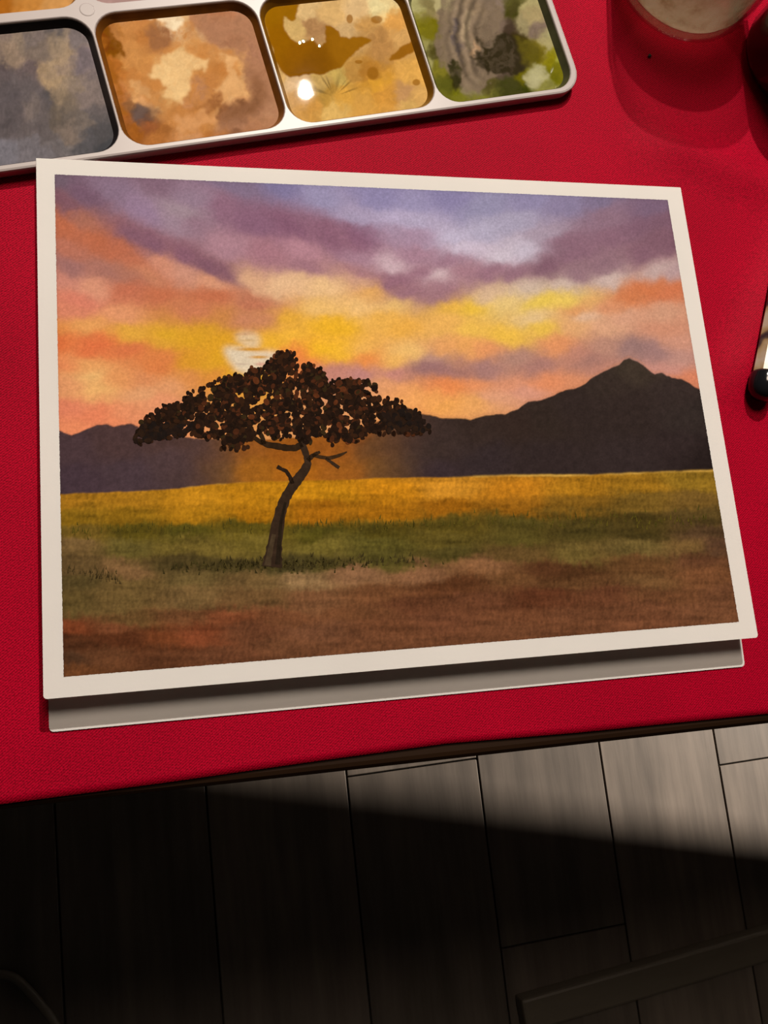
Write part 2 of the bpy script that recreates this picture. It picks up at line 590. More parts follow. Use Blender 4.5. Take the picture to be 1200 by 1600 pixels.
def sweep(x, y):
    if y < 445 and x < 620:
        return 24.0
    if x > 740 and y < 500:
        return -14.0
    return -2.0
C = field(parse(SKY), wx, wy, 0.5, 11.0, 2.2, sweep)

# the pale sun between clouds
SUN1 = [(353, 542), (375, 540), (400, 548), (425, 549), (440, 556), (428, 566), (414, 574), (405, 582), (385, 586), (370, 579), (358, 566), (352, 552)]
SUN2 = [(364, 531), (372, 520), (385, 517), (402, 520), (406, 532), (403, 544), (380, 543), (377, 537)]
sx_, sy_ = PXX + 7 * fbm(PXX, PYY, 12, 5, 1.6), PYY + 4 * fbm(PXX, PYY, 10, 3, 1.6)
sun = np.maximum(0.95 * blur(inside(SUN1, sx_, sy_), 22), 0.66 * blur(inside(SUN2, sx_, sy_), 24))
sun = np.clip(sun, 0, 1)[..., None]
C = C * (1 - sun) + lin((226, 206, 176)) * sun
for (x, y, rx, ry, col, al) in ((392, 546, 24, 2.6, (205, 140, 25), .9), (405, 558, 15, 2.4, (205, 140, 35), .9), (378, 569, 12, 1.3, (190, 160, 140), .6),
                                (408, 569, 9, 3, (215, 150, 130), .7), (388, 532, 14, 2, (205, 165, 110), .6), (382, 522, 14, 2, (200, 150, 110), .6)):
    a = np.exp(-(((PXX - x) / rx) ** 2 + ((PYY - y) / ry) ** 2) ** 1.5)[..., None] * al
    C = C * (1 - a) + lin(col) * a

# mountains
RIDGE = [(60, 664), (92, 672), (112, 680), (128, 673), (152, 664), (165, 663), (178, 667), (190, 663), (205, 662), (220, 668), (240, 678), (300, 684), (400, 688), (520, 680),
         (600, 655), (620, 642), (636, 637), (660, 646), (685, 652), (710, 654), (735, 655), (760, 649), (790, 647), (810, 638), (825, 628), (845, 625), (860, 620), (880, 611),
         (900, 606), (915, 600), (922, 593), (940, 582), (955, 574), (968, 570), (975, 562), (983, 559), (993, 564), (1005, 570), (1015, 580), (1023, 585), (1035, 583), (1050, 590),
         (1065, 592), (1080, 601), (1095, 609), (1140, 628)]
FOOT = [(60, 774), (97, 772), (200, 768), (270, 764), (330, 757), (420, 752), (520, 750), (600, 747), (700, 746), (800, 743), (900, 743), (1000, 739), (1140, 734)]
ry = np.interp(PXX, *zip(*RIDGE)) + 1.6 * fbm(PXX, PYY * 0, 9, 1)
fy = np.interp(PXX, *zip(*FOOT)) + 1.2 * fbm(PXX, PYY * 0, 14, 3)
mt = sstep(-1.3, 1.3, PYY - ry)[..., None]
MT = field(parse("""
110 700 74 54 56;110 750 70 52 58;180 690 76 54 52;200 740 74 56 60;260 720 78 58 58;300 745 72 54 54;255 690 78 55 50;640 680 66 48 42;680 700 60 45 40;680 735 58 44 46
750 670 54 40 34;760 720 52 40 40;800 660 52 38 32;850 650 50 38 32;850 720 50 38 36;900 640 50 38 34;950 600 54 42 36;985 575 62 50 40;985 640 50 38 34;980 720 52 40 38
1060 620 54 42 38;1060 700 50 38 36;1095 720 38 28 26;1090 650 50 40 36;620 730 70 52 44"""), wx, wy, 0.7, 14)
gl = np.exp(-((np.abs(PXX - 468 + 18 * fbm(PXX, PYY, 30, 8)) / 150) ** 4.5))[..., None]
GL = field(parse("""
330 700 112 72 40;330 745 118 78 36;380 690 146 84 30;400 740 162 98 26;450 700 150 84 24;470 740 172 100 24;520 700 150 84 26;540 740 158 92 28;590 690 112 72 38;600 735 122 80 36;560 670 140 78 30;300 690 100 66 44"""), wx, wy, 0.7, 12)
MT = MT * (1 - gl) + GL * gl
MT = MT * (1 + 0.22 * fbm(PXX, PYY, 7, 9)[..., None])
C = C * (1 - mt) + MT * mt
halo = (np.exp(-((PYY - ry + 2.5) / 1.6) ** 2) * (PXX > 640) * 0.3)[..., None]
C = C * (1 - halo) + lin((190, 120, 80)) * halo

# field
FIELD = """
110 785 165 112 26;200 785 170 116 26;300 780 186 126 25;400 775 190 126 20;500 770 196 131 20;600 770 196 126 20;700 765 198 132 36;800 765 190 120 25;900 762 172 116 25;1000 758 152 106 25;1095 752 142 106 30
110 805 130 95 20;200 808 140 100 20;300 805 170 116 20;400 805 170 110 15;500 800 165 101 15;600 800 160 100 15;700 795 156 95 15;800 790 150 95 20;900 790 130 90 25;1000 785 115 85 30;1095 785 116 85 35
110 830 110 85 30;200 830 90 75 20;300 830 85 75 22;400 825 95 80 22;500 830 85 75 22;600 830 85 72 22;700 820 85 70 22;800 815 80 68 25;900 815 80 65 25;1000 818 72 57 22;1100 810 85 65 30
110 850 116 88 50;200 855 100 85 38;300 855 116 96 40;400 850 112 94 36;500 850 112 96 38;600 850 102 90 35;700 845 96 80 30;800 840 85 72 28;900 830 75 62 25;1000 832 66 53 22;1105 832 82 58 35
110 885 95 72 40;200 890 126 91 55;280 885 75 60 30;350 885 70 58 28;450 885 70 60 30;500 880 75 65 28;600 870 85 75 30;700 865 80 68 28;800 860 95 70 35;900 865 106 86 40;1000 855 111 90 45;1080 850 116 86 45;1120 850 90 60 40
110 910 85 68 35;200 910 110 85 45;300 905 110 88 48;400 905 116 88 50;470 905 151 116 75;550 895 140 98 65;650 895 136 92 60;750 885 131 88 55;850 890 86 51 28;900 895 79 48 25;1000 880 100 65 35;1100 870 95 58 35
110 945 95 75 38;200 940 110 85 45;300 935 116 88 50;400 935 105 75 42;500 940 120 78 48;600 930 116 72 42;700 915 95 55 30;800 905 105 68 38;900 910 105 68 38;1000 910 116 80 45;1100 900 116 72 42
110 985 121 60 32;170 980 115 65 38;200 970 105 75 40;300 965 115 72 42;350 968 131 72 42;450 965 115 70 42;550 960 110 68 40;650 945 100 58 35;750 940 105 62 38;850 935 95 52 30;950 930 100 58 35;1050 930 110 68 40;1130 930 110 68 42
110 1005 80 45 25;180 1000 80 42 22;250 995 110 58 30;300 990 121 62 35;400 990 105 62 38;500 985 112 70 45;600 975 110 66 40;700 970 108 64 40;800 965 110 66 40;900 960 112 68 42;1000 955 112 68 42;1130 955 116 72 45
110 1030 75 48 30;160 1030 100 60 35;250 1025 95 55 32;350 1020 105 62 38;450 1010 110 68 42;600 1000 112 68 42;800 985 112 68 42;1000 975 116 70 44;110 1050 110 65 35;1145 970 116 72 45
"""
fx = PXX + 26 * fbm(PXX, PYY, 26, 1, 3.0)
fyy = PYY + 13 * fbm(PXX, PYY, 20, 5, 3.2) + 6 * fbm(PXX, PYY, 9, 7, 0.6)
FC = field(parse(FIELD), fx, fyy, 0.32, 6)
# brush streaks, grass dabs and dry-brush grain
FC = FC * (1 + 0.42 * fbm(PXX, PYY, 8, 2, 7.0) + 0.34 * vnoise(PXX, PYY, 3.2, 9, 8) + 0.34 * vnoise(PXX, PYY, 2.4, 2.4, 10))[..., None]
gy = 886 - 0.028 * (PXX - 250)
gr = np.exp(-((PYY - gy) / 9) ** 2) * sstep(235, 260, PXX) * (1 - sstep(560, 720, PXX)) * sstep(-0.12, 0.22, vnoise(PXX, PYY, 5, 17, 4) + 0.7 * vnoise(PXX, PYY, 16, 30, 6))
gr = np.maximum(gr, 0.55 * np.exp(-((PYY - (832 - .02 * (PXX - 300))) / 7) ** 2) * sstep(0.0, 0.3, vnoise(PXX, PYY, 6, 14, 9)))
FC = FC * (1 - 0.55 * gr[..., None]) + lin((48, 40, 18)) * 0.55 * gr[..., None]
ff = sstep(-1.5, 1.5, PYY - fy)[..., None]
C = C * (1 - ff) + FC * ff
ln = (np.exp(-((PYY - fy) / 1.7) ** 2) * sstep(690, 780, PXX) * (0.5 + 1.2 * vnoise(PXX, PYY * 0, 22, 22, 3)))
ln = np.clip(ln + np.exp(-((PYY - fy) / 1.2) ** 2) * 0.3 * sstep(0, .3, vnoise(PXX, PYY * 0, 16, 16, 5)), 0, 0.85)[..., None]
C = C * (1 - ln) + lin((214, 164, 70)) * ln
# pigment settles darker at the masked border
bd = np.minimum(np.minimum(UU - u[0], u[-1] - UU), np.minimum(DD - d[0], d[-1] - DD))
C = C * (1 - 0.16 * np.exp(-np.maximum(bd, 0) / 0.0005))[..., None]
gr = 1 + (0.10 * fbm(PXX, PYY, 5, 3) + 0.12 * vnoise(PXX, PYY, 2.2, 2.2, 9))[..., None]
C = np.clip(C * gr / ILL, 0.002, 0.95)
pic = obj('painted_picture', grid_mesh('painted_picture', PL[::-1], C[::-1]), MAT['pigment'], card)
pic['label'] = 'watercolour sunset sky over dark mountains and a striped field'

# --- painted tree: trunk, twigs and leaf dabs in thin paint
rt = random.Random(11)
TV, TF, TC = [], [], []
def flat(poly_px, col, h):
    b0 = len(TV)
    a = alb(col)
    for (x, y) in poly_px:
        cx, cd_ = px_card(x, y)
        p = on_card(np.array(cx), np.array(cd_), h)
        TV.append(tuple(p)); TC.append(tuple(a) + (1.0,))
    TF.append(tuple(range(b0, b0 + len(poly_px))))
def stroke(pts, col, h):
    """tapered brush stroke: (x, y, half width)"""
    n = len(pts)
    dense = []
    for i in range(n - 1):
        for k in range(4):
            t = k / 4
            dense.append([pts[i][j] * (1 - t) + pts[i + 1][j] * t for j in range(3)])
    dense.append(list(pts[-1]))
    b0 = len(TV)
    a = alb(col)
    for i, (x, y, w_) in enumerate(dense):
        p0 = dense[max(0, i - 1)]; p1 = dense[min(len(dense) - 1, i + 1)]
        dx, dy = p1[0] - p0[0], p1[1] - p0[1]
        L = math.hypot(dx, dy) or 1
        w2 = w_ * (0.9 + 0.2 * rt.random())
        for s in (1, -1):
            cx, cd_ = px_card(x - s * dy / L * w2, y + s * dx / L * w2)
            TV.append(tuple(on_card(np.array(cx), np.array(cd_), h))); TC.append(tuple(a * (0.85 + 0.3 * rt.random())) + (1.0,))
    for i in range(len(dense) - 1):
        q = b0 + 2 * i
        TF.append((q, q + 1, q + 3, q + 2))
BARK = (54, 38, 26)
stroke([(425, 886, 16), (427, 868, 14), (430, 845, 11.5), (434, 820, 9.5), (439, 797, 8.5), (446, 778, 8), (455, 763, 8), (466, 748, 8), (476, 735, 7.5), (481, 724, 5.5), (479, 712, 5), (474, 698, 5), (470, 686, 5.5)], BARK, 0.00010)
stroke([(418, 884, 5), (422, 860, 4), (428, 835, 3)], (70, 54, 36), 0.00012)
stroke([(434, 882, 4), (436, 850, 3), (439, 815, 2.5), (446, 785, 2)], (38, 28, 18), 0.00012)
stroke([(472, 694, 5), (462, 700, 5), (448, 700, 5), (432, 697, 5), (418, 695, 4.5), (406, 690, 3.5), (396, 683, 3)], (48, 32, 18), 0.00010)
stroke([(412, 694, 4), (410, 684, 3.5), (404, 672, 3)], (48, 32, 18), 0.00010)
stroke([(471, 690, 5), (466, 678, 4.5), (458, 664, 4)], (42, 28, 18), 0.00010)
stroke([(471, 690, 4.5), (480, 680, 4), (490, 668, 3.5)], (42, 28, 18), 0.00010)
stroke([(457, 756, 3.5), (453, 745, 3), (447, 736, 3), (440, 733, 2.5), (433, 729, 3)], (44, 30, 20), 0.00010)
stroke([(481, 720, 4), (487, 713, 3.5), (494, 709, 3), (500, 706, 1.8)], (50, 34, 20), 0.00010)
stroke([(488, 711, 2.5), (500, 714, 2.6), (514, 716, 2.8), (526, 713, 2.6), (534, 710, 2.2), (542, 706, 1.0)], (60, 40, 22), 0.00010)
stroke([(509, 716, 2.2), (517, 722, 2.4), (524, 727, 2.6), (530, 731, 2.8)], (56, 40, 26), 0.00010)
CROWN = [(208, 689), (223, 660), (246, 641), (262, 635), (283, 631), (294, 616), (310, 610), (321, 603), (337, 597), (352, 591), (367, 587), (383, 591), (390, 578), (408, 578), (415, 570),
         (429, 558), (433, 551), (452, 549), (462, 558), (458, 570), (469, 574), (483, 570), (506, 581), (510, 593), (500, 601), (521, 597), (546, 595), (571, 595), (587, 606), (583, 612),
         (562, 618), (587, 622), (612, 624), (633, 633), (631, 639), (650, 645), (671, 666), (671, 676), (642, 676), (617, 676), (575, 676), (558, 687), (552, 693), (533, 683), (521, 693),
         (508, 676), (487, 683), (483, 693), (477, 683), (467, 680), (450, 683), (427, 687), (417, 674), (396, 678), (383, 701), (346, 701), (350, 683), (325, 683), (300, 680), (271, 683),
         (237, 687), (217, 693)]
def pin(x, y, P):
    r = False
    j = len(P) - 1
    for i in range(len(P)):
        if (P[i][1] > y) != (P[j][1] > y) and x < (P[j][0] - P[i][0]) * (y - P[i][1]) / (P[j][1] - P[i][1]) + P[i][0]:
            r = not r
        j = i
    return r
def dab(x, y, r, col, h):
    n = 10
    a0 = rt.uniform(0, math.pi)
    e = rt.uniform(0.55, 0.88)
    P = []
    for k in range(n):
        t = 2 * math.pi * k / n
        q = r * (1 + 0.12 * (rt.random() - .5))
        vx, vy = q * math.cos(t), q * e * math.sin(t)
        P.append((x + vx * math.cos(a0) - vy * math.sin(a0), y + vx * math.sin(a0) + vy * math.cos(a0)))
    flat(P[::-1], col, h)
PAL = [((40, 24, 15), 7), ((32, 20, 13), 6), ((54, 31, 17), 4), ((74, 38, 20), 2.0), ((52, 38, 19), 1.2), ((94, 48, 24), 0.5)]
def pick():
    s = rt.random() * sum(w_ for _, w_ in PAL)
    for c_, w_ in PAL:
        s -= w_
        if s <= 0:
            return c_
    return PAL[0][0]
# gaps where the sky shows through
gaps = [(rt.uniform(300, 600), rt.uniform(600, 682), rt.uniform(0.3, 1.9)) for _ in range(64)]
cnt = 0
while cnt < 420:
    x, y = rt.uniform(214, 674), rt.uniform(552, 698)
    r = rt.uniform(5.5, 8.5)
    if not all(pin(x + r * a_, y + r * b_, CROWN) for a_, b_ in ((1, 0), (-1, 0), (0, 1), (0, -1))):
        continue
    if any((x - gx) ** 2 + (y - gy_) ** 2 < (gr_ + r * 0.7) ** 2 for gx, gy_, gr_ in gaps):
        continue
    cnt += 1
    dab(x, y, r, rt.choice([(36, 23, 14), (44, 27, 16), (30, 20, 13), (52, 30, 17)]), 0.00007 + 0.00003 * cnt / 420)
cnt = 0
while cnt < 1500:
    x, y = rt.uniform(208, 680), rt.uniform(546, 704)
    if not pin(x, y, CROWN):
        continue
    r = rt.uniform(3.6, 6.2)
    if any((x - gx) ** 2 + (y - gy_) ** 2 < (gr_ + r * 0.6) ** 2 for gx, gy_, gr_ in gaps):
        continue
    col = pick()
    if (x < 300 and y > 660) or x > 600 and y > 640:
        col = rt.choice([(36, 24, 18), (30, 22, 18), (44, 28, 18)])
    cnt += 1
    dab(x, y, r, col, 0.00010 + 0.00008 * cnt / 1500)
# single dabs along the crown's edge
for i in range(len(CROWN)):
    x0, y0 = CROWN[i]; x1, y1 = CROWN[(i + 1) % len(CROWN)]
    n = max(1, int(math.hypot(x1 - x0, y1 - y0) / 6))
    for k in range(n):
        t = (k + rt.random()) / n
        dab(x0 + (x1 - x0) * t + rt.uniform(-3, 3), y0 + (y1 - y0) * t + rt.uniform(-3, 3), rt.uniform(3.4, 5.2), pick(), 0.00014)
me = pydata('painted_tree', TV, TF)
at = me.color_attributes.new('Col', 'FLOAT_COLOR', 'POINT')
at.data.foreach_set('color', np.array(TC, np.float32).ravel())
tree = obj('painted_tree', me, MAT['tree_paint'], pic)
tree['label'] = 'dark painted acacia tree with a wide leafy crown and bent trunk'
# short dark grass strokes round the foot of the trunk and along the field's bands
TV.clear(); TF.clear(); TC.clear()
def blade(x, y, hh, ww, col):
    lean = rt.uniform(-2.0, 2.0)
    flat([(x - ww, y), (x + ww, y), (x + lean + ww * .5, y - hh * .6), (x + lean * 1.4, y - hh)], col, 0.00009)
for _ in range(330):
    x = rt.triangular(245, 700, 400)
    blade(x, 889 - 0.028 * (x - 250) + rt.gauss(0, 5), rt.uniform(4, 10), rt.uniform(1.2, 2.4), rt.choice([(66, 55, 26), (72, 61, 28), (58, 48, 23), (80, 67, 31)]))
for _ in range(70):
    x = rt.uniform(100, 190)
    blade(x, 893 + rt.gauss(0, 6) + 0.15 * (x - 100), rt.uniform(4, 10), rt.uniform(0.8, 1.6), rt.choice([(72, 56, 30), (82, 64, 34)]))
for _ in range(260):
    x = rt.uniform(110, 1110)
    blade(x, 828 - 0.02 * (x - 300) + rt.gauss(0, 5), rt.uniform(5, 11), rt.uniform(0.7, 1.5), rt.choice([(84, 72, 22), (76, 66, 22), (92, 78, 24)]))
me = pydata('painted_grass', TV, TF)
at = me.color_attributes.new('Col', 'FLOAT_COLOR', 'POINT')
at.data.foreach_set('color', np.array(TC, np.float32).ravel())
grs = obj('painted_grass', me, MAT['tree_paint'], pic)
grs['label'] = 'short dark grass strokes round the painted trunk'

# ------------------------------------------------------------------ palette
PR = math.radians(12.0)
pal = empty('paint_palette', (0, 0, 0.0004), PR)
tag(pal, 'white rectangular palette tray with rounded wells of mixed paint', 'palette')
PH = 0.0040
COLS = [(-0.1219, -0.0738), (-0.0729, -0.0244), (-0.0234, 0.0246), (0.0255, 0.0735)]
ROWS = [(0.0206, 0.0636), (0.0669, 0.1099)]
OUT = (-0.1242, 0.0759, 0.0186, 0.1125)
def rrect(x0, x1, y0, y1, r, n=8):
    P = []
    for (cx, cy, a0) in ((x1 - r, y1 - r, 0), (x0 + r, y1 - r, 90), (x0 + r, y0 + r, 180), (x1 - r, y0 + r, 270)):
        for k in range(n + 1):
            a = math.radians(a0 + 90 * k / n)
            P.append((cx + r * math.cos(a), cy + r * math.sin(a)))
    return P
def ring(bm, A, B):
    n = len(A)
    for k in range(n):
        bm.faces.new((A[k], A[(k + 1) % n], B[(k + 1) % n], B[k]))
bm = bmesh.new()
gx = [OUT[0] + 0.0016] + [(COLS[i][1] + COLS[i + 1][0]) / 2 for i in range(3)] + [OUT[1] - 0.0016]
gy2 = [OUT[2] + 0.0009, (ROWS[0][1] + ROWS[1][0]) / 2, OUT[3] - 0.0012]
WR = 0.0072
def square_ring(x0, x1, y0, y1, n=8, span=None):
    """cell border sampled with as many points as a rounded rectangle"""
    P = []
    for (sx, sy) in ((1, 1), (-1, 1), (-1, -1), (1, -1)):
        cx = x1 if sx > 0 else x0
        cy = y1 if sy > 0 else y0
        w_, h_ = (x1 - x0) * 0.25, (y1 - y0) * 0.25
        if span:
            w_, h_ = span[0][sx] * 0.25, span[1][sy] * 0.25
        for k in range(n + 1):
            t = k / n
            horiz_first = (sx * sy < 0)
            if t < 0.5:
                q = 1 - 2 * t
                P.append((cx - (sx * w_ * q if horiz_first else 0), cy - (0 if horiz_first else sy * h_ * q)))
            else:
                q = 2 * t - 1
                P.append((cx - (0 if horiz_first else sx * w_ * q), cy - (sy * h_ * q if horiz_first else 0)))
    return P
def in_round(P, ins=0.0007, r=0.0080):
    out = []
    for x, y in P:
        cx = min(max(x, OUT[0] + ins + r), OUT[1] - ins - r)
        cy = min(max(y, OUT[2] + ins + r), OUT[3] - ins - r)
        dx, dy = x - cx, y - cy
        L = math.hypot(dx, dy)
        if dx and dy and L > r - 0.0003:
            k_ = (r - 0.0003) / L
            x, y = cx + dx * k_, cy + dy * k_
        out.append((x, y))
    return out
for i in range(4):
    for j in range(2):
        x0, x1 = COLS[i]; y0, y1 = ROWS[j]
        O_ = [bm.verts.new((x, y, PH)) for x, y in in_round(square_ring(gx[i], gx[i + 1], gy2[j], gy2[j + 1]))]
        e = 0.00035
        A_ = [bm.verts.new((x, y, PH)) for x, y in rrect(x0 - e, x1 + e, y0 - e, y1 + e, WR + e)]
        B_ = [bm.verts.new((x, y, PH - 0.00018)) for x, y in rrect(x0 - e * .35, x1 + e * .35, y0 - e * .35, y1 + e * .35, WR + e * .35)]
        C_ = [bm.verts.new((x, y, PH - 0.0006)) for x, y in rrect(x0, x1, y0, y1, WR)]
        ring(bm, O_, A_); ring(bm, A_, B_); ring(bm, B_, C_)
# outer rim with a rounded shoulder, skirt drawn slightly in at the foot
def outer(ins, r):
    return rrect(OUT[0] + ins, OUT[1] - ins, OUT[2] + ins, OUT[3] - ins, r)
I_ = [bm.verts.new((x, y, PH)) for x, y in in_round(square_ring(gx[0], gx[4], gy2[0], gy2[2], span=({1: gx[4] - gx[3], -1: gx[1] - gx[0]}, {1: gy2[2] - gy2[1], -1: gy2[1] - gy2[0]})))]
L0 = [bm.verts.new((x, y, PH)) for x, y in outer(0.0007, 0.0080)]
L1 = [bm.verts.new((x, y, PH - 0.0002)) for x, y in outer(0.0002, 0.0085)]
L2 = [bm.verts.new((x, y, PH - 0.0007)) for x, y in outer(0.0, 0.0087)]
L3 = [bm.verts.new((x, y, 0.0)) for x, y in outer(0.0007, 0.0080)]
ring(bm, I_, L0); ring(bm, L0, L1); ring(bm, L1, L2); ring(bm, L2, L3)
bm.faces.new(L3)
bmesh.ops.remove_doubles(bm, verts=bm.verts, dist=1e-6)
tray = obj('tray', bm_mesh('tray', bm), MAT['tray'], pal)

PAINT = {
 (0, 0): ("""
10 45 115 98 92;60 50 105 92 90;90 45 80 72 75;100 60 132 114 100;30 60 127 110 98;70 75 110 95 88;55 105 95 80 82;80 100 148 124 100;110 75 142 120 100;130 60 110 98 100
130 100 105 92 98;20 85 132 112 98;90 130 148 124 98;100 110 120 102 100;5 115 85 72 75;10 150 80 72 78;40 140 95 85 88;60 160 75 68 72;20 180 70 62 66;50 190 95 85 85;70 210 90 80 82
45 175 112 97 92;100 160 116 99 85;95 185 90 78 72;120 140 126 109 98;140 150 115 100 98;110 200 110 95 88;130 190 100 88 84;150 170 90 80 82;155 210 70 64 68;165 225 55 52 58
100 235 100 92 95;50 240 105 98 105;10 250 110 105 115;140 230 75 70 75;170 180 80 72 74""", (26, 20, 18), 'dry_paint', 'grey drying paint in the leftmost palette well'),
 (1, 0): ("""
170 25 150 85 15;175 60 130 75 10;185 70 125 70 10;165 45 140 80 10;200 40 205 140 80;190 35 200 145 100;215 30 190 120 70;240 45 150 95 60;245 70 140 90 60;225 60 175 105 50
255 35 238 204 155;270 40 242 216 175;280 35 222 177 120;262 27 242 216 170;310 30 180 125 85;340 40 178 122 88;380 40 180 125 90;340 20 175 115 75;360 70 165 110 75;400 80 175 120 90
210 90 216 152 85;195 75 200 140 80;230 100 212 147 80;215 120 185 115 55;250 125 200 130 65;270 95 237 192 127;280 110 240 202 142;260 110 230 182 117;290 90 227 172 107;275 130 222 172 110
275 145 237 197 132;265 150 230 185 120;300 105 216 156 90;320 100 200 130 65;340 110 185 115 55;330 130 175 110 60;310 140 180 130 100;295 155 190 135 100;350 85 222 167 107;365 95 217 157 95
360 130 232 182 122;375 150 227 172 112;350 145 222 162 102;380 155 200 140 90;400 120 150 100 65;390 170 135 88 55;370 185 130 85 55;350 180 150 98 60;420 140 170 118 80;420 180 190 140 100
410 195 185 130 85;330 165 200 140 85;325 185 207 147 92;310 170 160 100 55;280 180 185 120 65;290 200 217 157 102;270 190 200 135 75;300 205 200 140 90;215 145 217 157 97;225 150 212 152 97
205 160 150 100 60;220 175 120 90 70;215 180 115 88 75;230 195 155 95 55;210 200 165 100 45;200 180 165 100 50;250 205 165 105 55;195 150 190 120 65;180 110 180 110 50;240 215 180 115 60
330 210 180 115 60;400 205 180 120 75""", (112, 62, 14), 'wet_paint', 'milky orange brown paint swirled in a palette well'),
 (2, 0): ("""
480 20 216 176 116;460 50 206 166 100;520 20 216 171 106;560 20 216 176 120;590 15 227 202 142;570 40 195 145 80;560 70 190 145 85;540 50 200 160 105;620 40 216 156 80;630 60 206 156 90
600 70 185 135 75;490 45 175 130 80;500 130 200 160 90;530 125 195 160 85;510 145 185 140 65;560 110 190 140 70;580 115 180 125 55;470 150 206 156 95;460 130 216 176 126;490 165 200 145 70
540 150 211 156 70;590 130 216 156 60;600 150 206 146 65;640 120 216 161 80;650 150 211 161 90;630 145 195 145 90;560 165 211 156 75;520 180 216 171 95;640 165 206 161 90;430 120 211 166 100;600 0 220 190 130""",
   (116, 72, 8), 'wet_paint', 'amber and tan ochre paint pooled in a palette well'),
 (3, 0): ("""
645 10 165 155 100;670 15 130 115 70;690 10 175 160 110;650 45 125 115 30;675 50 110 100 20;660 75 150 140 80;680 85 85 75 35;665 100 150 140 85;690 110 120 110 40;690 30 140 120 85
700 50 110 95 75;710 30 135 115 90;715 70 85 72 68;705 90 130 110 85;700 70 125 108 85;730 30 115 95 75;725 60 140 118 88;740 20 150 125 90;740 70 150 120 85;750 60 70 58 38
745 100 60 48 38;770 10 130 110 90;770 40 120 100 80;790 50 80 65 45;780 70 50 42 22;770 90 48 40 20;800 80 60 48 28;810 70 70 58 30;800 100 70 58 38;790 115 95 78 60
760 110 120 100 80;715 115 60 52 22;718 130 60 52 25;735 130 140 120 95;735 140 135 120 85;760 130 90 80 40;790 140 70 68 28;800 20 75 68 30;805 10 90 82 40;820 10 165 150 100
830 30 160 140 95;820 40 145 130 90;840 50 125 105 85;830 90 100 88 20;840 80 110 95 30;850 70 165 150 100;840 110 165 155 105;835 130 175 165 120;860 90 130 118 30;870 110 110 102 15
880 120 100 95 15;850 140 130 122 60;815 130 110 100 15;815 145 70 68 25;720 150 110 105 30;760 155 125 120 50;700 135 95 90 35;870 60 170 160 110;880 90 150 145 60""", (70, 66, 40), 'wet_paint',
   'olive green paint with a dark brown swirl in the corner well'),
 (0, 1): ("0 10 170 100 30;40 10 190 125 55;80 8 200 140 75;20 0 175 105 35;60 -20 185 120 55", (120, 70, 20), 'wet_paint', 'orange brown paint at the photo edge of the palette'),
 (1, 1): ("170 0 170 135 125;240 -5 175 140 130;200 -40 165 130 120", (150, 120, 112), 'wet_paint', 'pinkish grey paint in the far row of the palette'),
 (2, 1): ("500 -60 130 110 90;450 -80 140 120 100", (110, 96, 80), 'wet_paint', None),
 (3, 1): ("750 -60 120 115 70;700 -80 130 120 80", (90, 86, 60), 'wet_paint', None),
}
DARK3 = [(405, -5), (470, -5), (463, 28), (456, 35), (447, 27), (445, 45), (455, 62), (470, 68), (490, 63), (500, 75), (508, 65), (507, 40), (515, 40), (525, 48), (532, 58), (545, 62), (560, 58), (580, 63),
         (575, 70), (560, 78), (545, 90), (535, 105), (515, 112), (497, 118), (480, 117), (455, 122), (440, 110), (430, 95), (420, 60), (408, 20)]
DARK3B = [(608, 92), (622, 78), (640, 67), (650, 72), (648, 82), (630, 92), (612, 95)]
